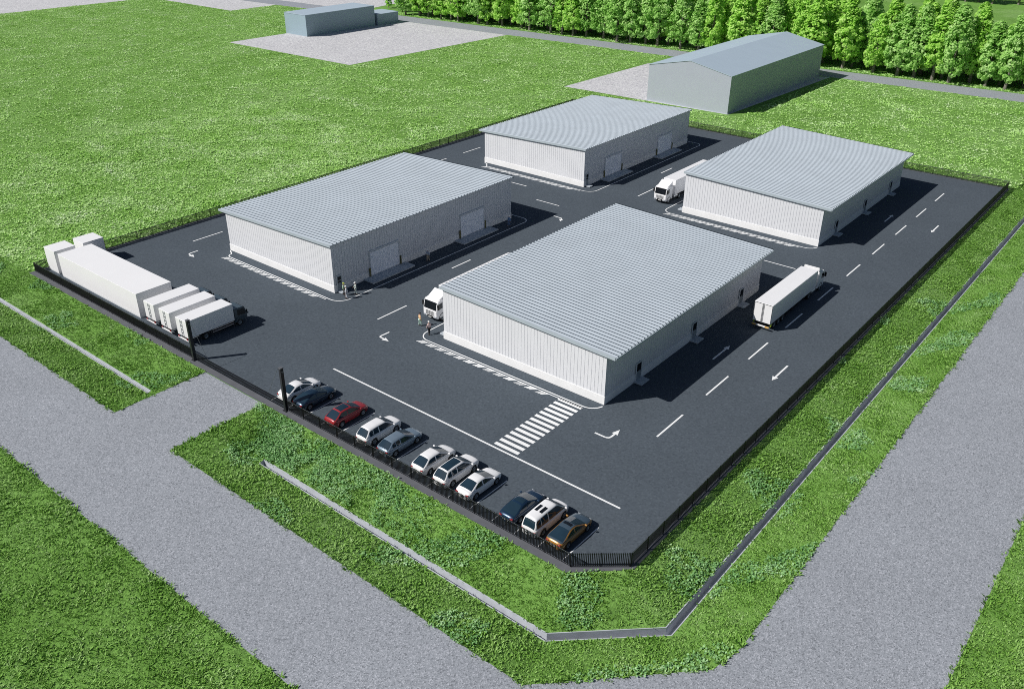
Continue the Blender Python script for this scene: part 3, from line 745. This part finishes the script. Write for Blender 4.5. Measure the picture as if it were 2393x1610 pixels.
# ------------------------------------------------------------------ people
def skin_obj(name, verts, edges, rad, m, parent, root=0, sub=1):
    me = bpy.data.meshes.new(name); bm = bmesh.new(); ly = bm.verts.layers.skin.verify()
    vs = []
    for i, (v, r_) in enumerate(zip(verts, rad)):
        bv = bm.verts.new(v); bv[ly].radius = r_ if isinstance(r_, tuple) else (r_, r_); bv[ly].use_root = (i == root); vs.append(bv)
    for a, c in edges: bm.edges.new((vs[a], vs[c]))
    bm.to_mesh(me); bm.free(); me.materials.append(m)
    o = link(name, me, parent)
    md = o.modifiers.new('skin', 'SKIN'); md.use_smooth_shade = True
    ms = o.modifiers.new('sub', 'SUBSURF'); ms.levels = sub; ms.render_levels = sub
    return o
SKIN = plain('skin', (.48, .30, .22), .6, var=.05); HAIR = plain('dark_hair', (.02, .015, .012), .7)
def person(label, x, y, rz, top, trousers, hat, stride=.12, arm=0., bend=.0, hat_kind='helmet', scale=1.05):
    t = thing('person', label, 'person', (x, y, .055), rz, 'people standing in the yard'); t.scale = (scale,)*3
    P = {}; V = []; Rd = []; E_ = []
    def v(n, p, r): P[n] = len(V); V.append(p); Rd.append(r)
    def e(a, c): E_.append((P[a], P[c]))
    # faces +y
    v('pelvis', (0, 0, .95), (.15, .11)); v('waist', (0, .0, 1.1), (.14, .10)); v('chest', (0, .01+bend*.1, 1.32), (.17, .115)); v('neckb', (0, .0+bend*.15, 1.46), (.10, .08)); v('neck', (0, .01+bend*.17, 1.53), (.055, .055))
    v('head', (0, .03+bend*.2, 1.64), (.078, .092)); v('crown', (0, .02+bend*.2, 1.735), (.07, .08))
    for a, c in (('pelvis', 'waist'), ('waist', 'chest'), ('chest', 'neckb'), ('neckb', 'neck'), ('neck', 'head'), ('head', 'crown')): e(a, c)
    for s, sx in (('l', -1), ('r', 1)):
        f = stride*sx
        v('hip'+s, (sx*.1, 0, .88), .095); v('knee'+s, (sx*.11, f*.5+.02, .49), .06); v('ank'+s, (sx*.115, f, .09), .042); v('toe'+s, (sx*.13, f+.15, .035), .035)
        for a, c in (('pelvis', 'hip'+s), ('hip'+s, 'knee'+s), ('knee'+s, 'ank'+s), ('ank'+s, 'toe'+s)): e(a, c)
        am = arm if sx > 0 else arm*.4
        v('sh'+s, (sx*.19, .0+bend*.12, 1.40), .06); v('el'+s, (sx*.245, -.02+am*.12, 1.12+am*.04), .045)
        v('wr'+s, (sx*.25, .06+am*.34, .88+am*.25), .032); wx, wy, wz = V[P['wr'+s]]
        v('palm'+s, (wx, wy+.03, wz-.07), (.032, .018))
        for a, c in (('chest', 'sh'+s), ('sh'+s, 'el'+s), ('el'+s, 'wr'+s), ('wr'+s, 'palm'+s)): e(a, c)
        for k, (fy, ln) in enumerate(((-.030, .065), (-.010, .082), (.011, .085), (.031, .076))):
            v('f%d%s' % (k, s), (wx+sx*.004, wy+.03+fy, wz-.07-ln*.6), .009); v('g%d%s' % (k, s), (wx-sx*.018, wy+.035+fy, wz-.07-ln), .008)
            e('palm'+s, 'f%d%s' % (k, s)); e('f%d%s' % (k, s), 'g%d%s' % (k, s))
        v('th'+s, (wx-sx*.02, wy+.065, wz-.075), .010); v('tt'+s, (wx-sx*.025, wy+.08, wz-.115), .009); e('palm'+s, 'th'+s); e('th'+s, 'tt'+s)
    v('nose', (0, .135+bend*.2, 1.635), .012); e('head', 'nose')
    for s, sx in (('l', -1), ('r', 1)): v('ear'+s, (sx*.093, .02+bend*.2, 1.64), .014); e('head', 'ear'+s)
    skin_obj('body', V, E_, Rd, SKIN, t)
    def cloth(name, keys, edges, grow, m, root):
        ids = {k: i for i, k in enumerate(keys)}
        gr = [tuple(a+grow for a in (Rd[P[k]] if isinstance(Rd[P[k]], tuple) else (Rd[P[k]],)*2)) for k in keys]
        return skin_obj(name, [V[P[k]] for k in keys], [(ids[a], ids[c]) for a, c in edges], gr, m, t, ids[root])
    cloth('jacket', ['waist', 'chest', 'neckb', 'shl', 'ell', 'wrl', 'shr', 'elr', 'wrr', 'pelvis'], [('pelvis', 'waist'), ('waist', 'chest'), ('chest', 'neckb'), ('chest', 'shl'), ('shl', 'ell'), ('ell', 'wrl'), ('chest', 'shr'), ('shr', 'elr'), ('elr', 'wrr')], .02, top, 'waist')
    cloth('trousers', ['pelvis', 'hipl', 'kneel', 'ankl', 'hipr', 'kneer', 'ankr'], [('pelvis', 'hipl'), ('hipl', 'kneel'), ('kneel', 'ankl'), ('pelvis', 'hipr'), ('hipr', 'kneer'), ('kneer', 'ankr')], .022, trousers, 'pelvis')
    hy = .03+bend*.2
    b = MB(); prof = [(.0, .128), (.04, .125), (.085, .10), (.118, .05), (.125, .001)]; n = 14; vs = []
    for h_, r_ in prof:
        for k in range(n):
            a = 2*math.pi*k/n; vs.append((r_*math.cos(a)*.93, hy+r_*math.sin(a)*1.1, 1.69+h_))
    b.add(vs, [(i*n+k, i*n+(k+1) % n, (i+1)*n+(k+1) % n, (i+1)*n+k) for i in range(4) for k in range(n)], 0, True)
    if hat_kind == 'helmet': b.box(-.10, .10, hy+.11, hy+.19, 1.69, 1.705)
    b.build(hat_kind, hat, t)
    for sx in (-1, 1):
        b = MB(); fx = V[P['toel']] if sx < 0 else V[P['toer']]
        b.box(fx[0]-.05, fx[0]+.05, fx[1]-.22, fx[1]+.06, 0, .085); b.build('shoe', HAIR, t, bevel=.025)
    b = MB()
    for sx in (-1, 1): b.box(sx*.034-.014, sx*.034+.014, hy+.088, hy+.1, 1.655, 1.668)
    b.build('eyes', HAIR, t)
    b = MB(); b.box(-.028, .028, hy+.088, hy+.099, 1.585, 1.594); b.build('mouth', plain('lips', (.35, .15, .13), .6), t)
    return t
cl = lambda n, c: plain('cloth_'+n, c, .85, var=.08, vscale=6)
HW = plain('helmet_white', (.82, .82, .82), .35)
person('person in lime helmet and pale green top at the warehouse corner', -86.6, 70.1, R(-60), cl('pale_green', (.42, .55, .40)), cl('black', (.02, .022, .025)), plain('helmet_lime', (.45, .55, .06), .35))
person('person in white helmet and white overalls closest to the painted line at the corner', -85.55, 69.65, R(120), cl('white', (.72, .73, .75)), cl('white2', (.66, .67, .70)), HW)
person('person in white helmet and grey green workwear standing apart right of two others', -85.5, 71.3, R(150), cl('grey_green', (.45, .50, .47)), cl('grey_green2', (.30, .36, .36)), HW, arm=.6)
person('person in white helmet and grey workwear in the shadow between two loading docks', -86.05, 86.1, R(200), cl('grey_blue', (.40, .46, .55)), cl('tan', (.42, .36, .28)), HW, arm=.9)
person('person in blue workwear in shadow at the far end of the warehouse', -85.9, 105.0, R(180), cl('blue', (.16, .28, .48)), cl('blue2', (.10, .17, .30)), HW)
person('person in orange top and pale green trousers with dark hair beside the lorry cab', -72.15, 70.25, R(-20), cl('orange', (.75, .48, .26)), cl('mint', (.50, .68, .58)), HAIR, hat_kind='hair')
person('person in pink shirt and black trousers with white cap near the lorry', -69.6, 69.3, R(70), cl('pink', (.66, .50, .48)), cl('black2', (.015, .016, .02)), plain('cap_white', (.75, .74, .72), .6), stride=.2, arm=.5)

# ------------------------------------------------------------------ outlying buildings
t = thing('barn', 'large plain grey barn with low gabled roof on gravel pad below the wood', 'barn', (-115.7, 196.5, 0))
X, Y, ze, zr_ = 22.5, 55.7, 8.75, 11.0
b = MB(); b.add([(0, 0, 0), (X, 0, 0), (X, 0, ze), (X/2, 0, zr_), (0, 0, ze), (0, Y, 0), (X, Y, 0), (X, Y, ze), (X/2, Y, zr_), (0, Y, ze)],
                [(0, 1, 2, 3, 4), (9, 8, 7, 6, 5), (1, 6, 7, 2), (5, 0, 4, 9)])
b.build('wall', M['greywall'], t)
b = MB()
for s in (0, 1):
    xe = -.12 if s == 0 else X+.12; zo = ze-.02
    v = [(xe, -.12, zo+.04), (X/2, -.12, zr_+.04), (X/2, Y+.12, zr_+.04), (xe, Y+.12, zo+.04)]
    v2 = [(x, y, z+.12) for x, y, z in v]
    f = [(0, 1, 2, 3), (7, 6, 5, 4), (0, 4, 5, 1), (3, 2, 6, 7), (0, 3, 7, 4)]
    b.add(v+v2, [k[::-1] for k in f] if s == 0 else f)
b.build('roof', M['greyroof'], t)
b = MB(); b.box(-.15, X+.15, -.15, Y+.15, .0, .12); b.build('base', M['dock'], t)
b = MB(); b.box(-.05, .0-.002, 10, 15, .12, 4.2); b.build('door', M['bluewall'], t)
def shed(label, x0, x1, y0, y1, h):
    t = thing('shed', label, 'shed', (x0, y0, 0), 0)
    X, Y = x1-x0, y1-y0
    b = MB(); b.box(0, X, 0, Y, .1, h); b.build('wall', M['bluewall'], t)
    b = MB(); b.box(-.1, X+.1, -.1, Y+.1, h+.002, h+.14); b.build('roof', M['greyroof'], t)
    b = MB(); b.box(-.06, X+.06, -.06, Y+.06, 0, .098); b.build('base', M['dock'], t)
shed('long low flat-roofed blue grey shed on far pale gravel pad', -265.1, -253.7, 199.9, 231.6, 6.9)
shed('smaller lower flat-roofed shed at the end of the long blue grey shed', -262.4, -253.5, 232.7, 243.3, 3.75)

# ------------------------------------------------------------------ trees
def tree_mesh(seed, H, Wd, m):
    r_ = np.random.default_rng(seed)
    zb = H*.135; nc = 190
    cs = []
    while len(cs) < nc:
        zf = r_.uniform(0, 1); a = r_.uniform(0, 2*math.pi)
        prof = (math.sin(math.pi*min(1, (zf*.82+.18)))**.6)*(1-.48*zf)
        rr = Wd*.5*prof*r_.uniform(.62, 1)*(1+.26*math.sin(3*a+seed+4*zf)+.1*math.sin(7*zf+2*a))
        cs.append((rr*math.cos(a), rr*math.sin(a), zb+zf*(H-zb)*.97))
    cs = np.array(cs); n = 26
    C = np.repeat(cs, n, 0); N = len(C)
    d = r_.normal(size=(N, 3)); d /= np.linalg.norm(d, axis=1)[:, None]
    rad = r_.uniform(.6, 1.0, (N, 1))**.5*np.repeat(r_.uniform(.75, 1.35, (nc, 1)), n, 0)*Wd*.092
    Pn = C+d*rad*np.array([1.1, 1.1, .8])
    rad_out = C-np.array([0, 0, H*.5]); rad_out = rad_out/np.linalg.norm(rad_out, axis=1)[:, None]
    nrm = d*.55+rad_out*.5+np.array([0, 0, .45])+r_.normal(size=(N, 3))*.35; nrm /= np.linalg.norm(nrm, axis=1)[:, None]
    u = np.cross(nrm, r_.normal(size=(N, 3))); u /= np.linalg.norm(u, axis=1)[:, None]; w_ = np.cross(nrm, u)
    s = r_.uniform(.26, .50, (N, 1))
    V = np.stack([Pn-u*s, Pn-w_*s*.65, Pn+u*s, Pn+w_*s*.65], 1).reshape(-1, 3)
    rnd = np.repeat(np.clip(np.repeat(r_.uniform(.2, .8, nc), n)+r_.normal(size=N)*.2, 0, 1), 4)
    crown = quads_mesh('crown', V, 4, rnd, m)
    b = MB(); tw = H*.017+.06
    lean = r_.uniform(-.3, .3, 2)
    b.tube([(0, 0, -.1), (lean[0]*.3, lean[1]*.3, H*.14), (lean[0], lean[1], H*.45), (lean[0]*.6, lean[1], H*.85)], [tw*1.35, tw, tw*.65, .04], 7)
    for k in range(6):
        a = r_.uniform(0, 2*math.pi); z0 = H*r_.uniform(.14, .5); l_ = Wd*r_.uniform(.25, .4)
        b.tube([(lean[0]*.5, lean[1]*.5, z0), (math.cos(a)*l_*.5, math.sin(a)*l_*.5, z0+l_*.35), (math.cos(a)*l_, math.sin(a)*l_, z0+l_*.8)], [tw*.5, tw*.3, .03], 5)
    return crown, b.mesh('trunk', M['bark'])
def quads_mesh(name, V, k, rnd, m):
    n = len(V)//k; me = bpy.data.meshes.new(name)
    me.vertices.add(len(V)); me.vertices.foreach_set('co', V.astype(np.float32).ravel())
    me.loops.add(n*k); me.loops.foreach_set('vertex_index', np.arange(n*k, dtype=np.int32))
    me.polygons.add(n); me.polygons.foreach_set('loop_start', np.arange(0, n*k, k, dtype=np.int32))
    me.polygons.foreach_set('loop_total', np.full(n, k, np.int32))
    at = me.attributes.new('rnd', 'FLOAT', 'POINT'); at.data.foreach_set('value', rnd.astype(np.float32))
    me.materials.append(m); me.update(calc_edges=True); me.validate(); return me
TM = [tree_mesh(1, 18.5, 8.0, M['leafA']), tree_mesh(2, 19.0, 8.8, M['leafB']), tree_mesh(3, 17.5, 7.0, M['leafA']), tree_mesh(4, 20.0, 9.6, M['leafB']), tree_mesh(5, 19.0, 8.4, M['leafA']), tree_mesh(6, 16.0, 7.2, M['leafB'])]
def tree(i, x, y, s, rz, label, group):
    t = thing('tree', label, 'tree', (x, y, 0), rz, group); t.scale = (s, s, s*random.uniform(.93, 1.07))
    link('crown', TM[i][0], t); link('trunk', TM[i][1], t)
    return t
KINDN = ['tall lime green', 'tall mid green', 'slender lime green', 'broad mid green', 'full lime green', 'small mid green']
def wood():
    front = []
    x = -264.
    while x < 4:
        front.append(x); x += random.choice((4.4, 5.2, 6.0, 6.8, 9.0))
    n = len(front)
    for k, x in enumerate(front):
        i = random.randrange(6); y = rw(x, 10.2)+random.uniform(1.8, 4.2)
        nm = KINDN[i]
        if x < -252: lb = nm+' tree at the left end of the wood by the road'
        elif x > -8: lb = nm+' tree in the front row near the right road'
        elif -122 < x < -88: lb = nm+' front-row tree of the wood rising behind the grey barn'
        elif x <= -122: lb = nm+' front-row tree of the wood left of the grey barn'
        else: lb = nm+' front-row tree of the wood right of the grey barn'
        tree(i, x, y, random.uniform(.86, 1.12), random.uniform(0, 6.28), lb, 'front row of the wood along the back road')
    for row, (dy, sp) in enumerate(((8.5, 7.2), (15.5, 7.4), (23, 7.6))):
        x = -262.+row*2.1
        while x < 2:
            i = random.randrange(6); nm = KINDN[i]
            tree(i, x+random.uniform(-1.2, 1.2), rw(x, 10.2)+dy+random.uniform(-1.8, 1.8), random.uniform(.88, 1.12), random.uniform(0, 6.28),
                 nm+' tree deep in the wood with its trunk hidden by the front row', 'trees deeper in the wood')
            x += sp*random.uniform(.8, 1.25)
    for (x, y, s) in ((-283., 266.5, .42), (-271.5, 263, .6)): 
        tree(2, x, y, s, x, 'young thin sapling at the left tip of the wood'+(' over pale gravel' if s < .52 else ' beside the first row'), 'saplings at the tip of the wood')
    for k in range(15):
        x = -150+7*k+random.uniform(-2, 2); i = random.randrange(6)
        tree(i, x, 452+random.uniform(-3, 9)+(x+95)*.1, random.uniform(.9, 1.1), x, 'distant tree in the far belt beyond the second meadow', 'far tree belt beyond the wood')
wood()

# ------------------------------------------------------------------ grass and weeds (stuff)
RECTS_EXCL = [(-127.3, -26.9, 45.8, 180.1), (-265.0, -204.2, 175.6, 262), (-384, -325, 218.7, 262)]
def sample_quads(quads, density):
    out = []
    for qd in quads:
        a, b_, c, d = [np.array(v, float) for v in qd]
        area = .5*(np.linalg.norm(np.cross(b_-a, d-a))+np.linalg.norm(np.cross(b_-c, d-c)))
        n = int(area*density)
        if n <= 0: continue
        s, t_ = rng.random(n)[:, None], rng.random(n)[:, None]
        out.append((1-s)*(1-t_)*a+s*(1-t_)*b_+s*t_*c+(1-s)*t_*d)
    return np.concatenate(out)
def lattice(P, f):  # cheap smooth noise in 0..1
    return .5+.25*(np.sin(P[:, 0]*f*1.3+1.7*np.sin(P[:, 1]*f*.9+.5))+np.sin(P[:, 1]*f*1.1+1.9*np.sin(P[:, 0]*f*.7+2.1)))
def tufts(name, P, k, hgt, wid, lean, m, label):
    n = len(P); rep = lambda a: np.repeat(a, k, 0)
    ts = rng.uniform(.55, 1.3, (n, 1))*(.75+.5*lattice(P, .6)[:, None])
    B = rep(P); N = n*k
    a = rng.random(N)*2*math.pi; dirv = np.stack([np.cos(a), np.sin(a), 0*a], 1); perp = np.stack([-np.sin(a), np.cos(a), 0*a], 1)
    T = rep(ts); h_ = hgt*T*rng.uniform(.6, 1.2, (N, 1)); ln = lean*T*rng.uniform(.3, 1.3, (N, 1)); w_ = wid*T*rng.uniform(.7, 1.3, (N, 1))
    B = B+dirv*rng.uniform(0, .12, (N, 1))*T
    tip = B+dirv*ln+np.array([0, 0, 1.])*h_
    midp = B+dirv*ln*.45+np.array([0, 0, 1.])*h_*.72
    V = np.stack([B-perp*w_*.35, B+perp*w_*.35, midp+perp*w_*.5, tip, midp-perp*w_*.5], 1).reshape(-1, 3)
    rnd = np.repeat(np.clip(rep(rng.random(n))*.75+rng.random(N)*.35, 0, 1), 5)
    me = quads_mesh(name, V, 5, rnd, m)
    return link(name, me, kind='stuff', label=label)
near = [qd for qd in SWALE]
def clipq(quads, xmin, ymax):
    out = []
    for qd in quads:
        out.append([(max(x, xmin), min(y, ymax), z) for x, y, z in qd])
    return out
near = clipq(SWALE, -165., 215.)
def off_channel(P, m=.10):
    x, y = P[:, 0], P[:, 1]
    front = (x < -28.4) & (((x > DTX-.3) | (x < DTL+.3))) & (y > yo-.13-m) & (y < yi+.02)
    right = (y > 46.2) & (x > -22.12) & (x < -21.52+.13+m)
    dn = (x+29.1)*.683-(y-40.55)*.730; cham = (x > -29.5) & (x < -21.0) & (y > 39.6) & (y < 47.6) & (dn > -.13-m) & (dn < .72+m)
    return P[~(front | right | cham)]
P = off_channel(sample_quads(near, 26))
tufts('grass', P, 5, .13, .065, .17, M['blade'], 'rough grass on the sloping verge between the road and the yard')
P = sample_quads([[(-135, 2, 0), (-30, 2, 0), (-30, 23.8, 0), (-135, 23.8, 0)], [(-2.95, 30, 0), (8, 30, 0), (8, 130, 0), (-2.95, 130, 0)]], 20)
tufts('grass', P, 5, .13, .07, .18, M['blade'], 'rough grass in the field on the near side of the road')
def lip(segs, per_m=5, out=.16):
    L_ = []
    for (x0, y0), (x1, y1) in segs:
        n = int(math.hypot(x1-x0, y1-y0)*per_m); t_ = rng.random(n)
        L_.append(np.stack([x0+(x1-x0)*t_+rng.normal(size=n)*out, y0+(y1-y0)*t_+rng.normal(size=n)*out, 0*t_], 1))
    return np.concatenate(L_)
tufts('grass_edge', lip([((-120, 23.8), (-3, 23.8)), ((-110, 34.75), (DRX0, 34.75)), ((DRX0-.1, 34.7), (DRX0-.1, 45.7)), ((DRX1+.1, 34.7), (DRX1+.1, 45.7)),
      ((DRX1, 34.75), (-26.9, 34.75)), ((-26.9, 34.75), (-16.95, 44.75)), ((-16.95, 44.75), (-16.3, 48)), ((-16.3, 48), (-16.3, 215)), ((-2.95, 24), (-2.95, 120))]),
      6, .19, .075, .22, M['blade'], 'ragged grass lip along the gravel road edges')
def fieldpts(qs, dens):
    P = sample_quads(qs, dens); keep = np.ones(len(P), bool)
    for x0, x1, y0, y1 in RECTS_EXCL: keep &= ~((P[:, 0] > x0) & (P[:, 0] < x1) & (P[:, 1] > y0) & (P[:, 1] < y1))
    keep &= ~((P[:, 0] > -141.3) & (P[:, 0] < -90.2) & (P[:, 1] > 195) & (P[:, 1] > 0) & (P[:, 1] < 195+ (P[:, 0]+141)*.0+64))
    keep &= P[:, 1] < rw(P[:, 0])-.25
    return P[keep]
P = np.concatenate([fieldpts([[(-190, 45.9, 0), (-127.2, 45.9, 0), (-127.2, 130, 0), (-190, 130, 0)]], 7), fieldpts([[(-300, 45.9, 0), (-190, 45.9, 0), (-190, 100, 0), (-300, 100, 0)]], 2.5),
                    fieldpts([[(-384, 100, 0), (-127.2, 100, 0), (-127.2, 262, 0), (-384, 262, 0)], [(-127.2, 180, 0), (-16.4, 180, 0), (-16.4, 262, 0), (-127.2, 262, 0)]], 2.8)])
tufts('meadow_grass', P, 5, .15, .17, .36, M['field'], 'bright mottled meadow grass behind and left of the yard')
P = sample_quads([[(-286, rw(-286, 10.4), 0), (4, rw(4, 10.4), 0), (4, rw(4, 15), 0), (-286, rw(-286, 15), 0)]], 5)
tufts('verge_grass', P, 5, .2, .2, .36, M['field'], 'narrow grass verge between the back road and the wood')
# clover-like weed patches
def weeds(name, P, thr, f, m, label, h=.26, s0=.07, s1=.13, k=5):
    P = P[lattice(P, f)+.16*lattice(P, f*3.1) > thr]; n = len(P); N = n*k
    B = np.repeat(P, k, 0)+np.stack([rng.normal(size=N)*.16, rng.normal(size=N)*.16, rng.uniform(.05, h, N)], 1)
    nrm = rng.normal(size=(N, 3))*.42+np.array([-.1, -.15, 1.]); nrm /= np.linalg.norm(nrm, axis=1)[:, None]
    u = np.cross(nrm, rng.normal(size=(N, 3))); u /= np.linalg.norm(u, axis=1)[:, None]; w_ = np.cross(nrm, u)
    s = rng.uniform(s0, s1, (N, 1))
    V = np.stack([B-u*s, B-w_*s*.8, B+u*s, B+w_*s*.8], 1).reshape(-1, 3)
    return link(name, quads_mesh(name, V, 4, np.repeat(rng.random(N), 4), m), kind='stuff', label=label)
bank = [qd for qd in clipq(SWALE, -165., 130.)]
weeds('weeds', off_channel(sample_quads(bank, 9), .3), .82, .42, M['weed'], 'blue green clover-like weed patches on the grass verge', k=5)
dense = [[(-73, 45.6, 0), (-40, 45.6, 0), (-40, 40.2, -.9), (-66, 40.2, -.9)]]
Pd = off_channel(sample_quads(dense, 26), .3); wgt = np.clip((-40-Pd[:, 0])/26, 0, 1)
Pd = Pd[rng.random(len(Pd)) < wgt**1.3]
weeds('clover', Pd, .30, .5, M['weed'], 'dense blue green clover on the bank below the car park fence', h=.22, s0=.055, s1=.11)
weeds('weeds', fieldpts([[(-230, 46, 0), (-127.3, 46, 0), (-127.3, 190, 0), (-230, 190, 0)], [(-127, 181, 0), (-17, 181, 0), (-17, 235, 0), (-127, 235, 0)]], 3), .99, .21, M['field'], 'blue green weed patches scattered in the meadow', s0=.11, s1=.2)

# ------------------------------------------------------------------ camera, light, world
f, pitch, yaw, roll = 2046.02, R(28.6267), R(-39.0216), R(.4096)
Fw = Vector((math.sin(yaw)*math.cos(pitch), math.cos(yaw)*math.cos(pitch), -math.sin(pitch)))
Rt = Vector((math.cos(yaw), -math.sin(yaw), 0)); Up = Rt.cross(Fw)
R2 = Rt*math.cos(roll)+Up*math.sin(roll); U2 = -Rt*math.sin(roll)+Up*math.cos(roll)
cd = bpy.data.cameras.new('camera'); co = bpy.data.objects.new('camera', cd); COL.objects.link(co)
co.matrix_world = Matrix(((R2.x, U2.x, -Fw.x, 0), (R2.y, U2.y, -Fw.y, 0), (R2.z, U2.z, -Fw.z, 52.0), (0, 0, 0, 1)))
cd.sensor_width = 36; cd.lens = f/2393*36; cd.clip_end = 5000; cd.clip_start = 1
sc.camera = co
sc.cycles.filter_width = .95
sc.cycles.use_denoising = False
EL = R(42.6); sx, sy = .585, .811       # direction shadows fall
sd = Vector((sx*math.cos(EL), sy*math.cos(EL), -math.sin(EL))).normalized()
ld = bpy.data.lights.new('sun', 'SUN'); ld.energy = 5.0; ld.angle = R(.5); ld.color = (1, .965, .92)
lo = bpy.data.objects.new('sun', ld); COL.objects.link(lo); lo.rotation_euler = sd.to_track_quat('-Z', 'Y').to_euler()
wd = bpy.data.worlds.new('World'); sc.world = wd; wd.use_nodes = True
nt = wd.node_tree; bg = nt.nodes['Background']; sk = nt.nodes.new('ShaderNodeTexSky'); sk.sky_type = 'NISHITA'; sk.sun_disc = False
sk.sun_elevation = EL; sk.sun_rotation = math.atan2(-sx, -sy)
nt.links.new(sk.outputs[0], bg.inputs[0]); bg.inputs[1].default_value = .05
sc.view_settings.view_transform = 'Standard'; sc.view_settings.look = 'None'; sc.view_settings.exposure = -.1; sc.view_settings.gamma = 1
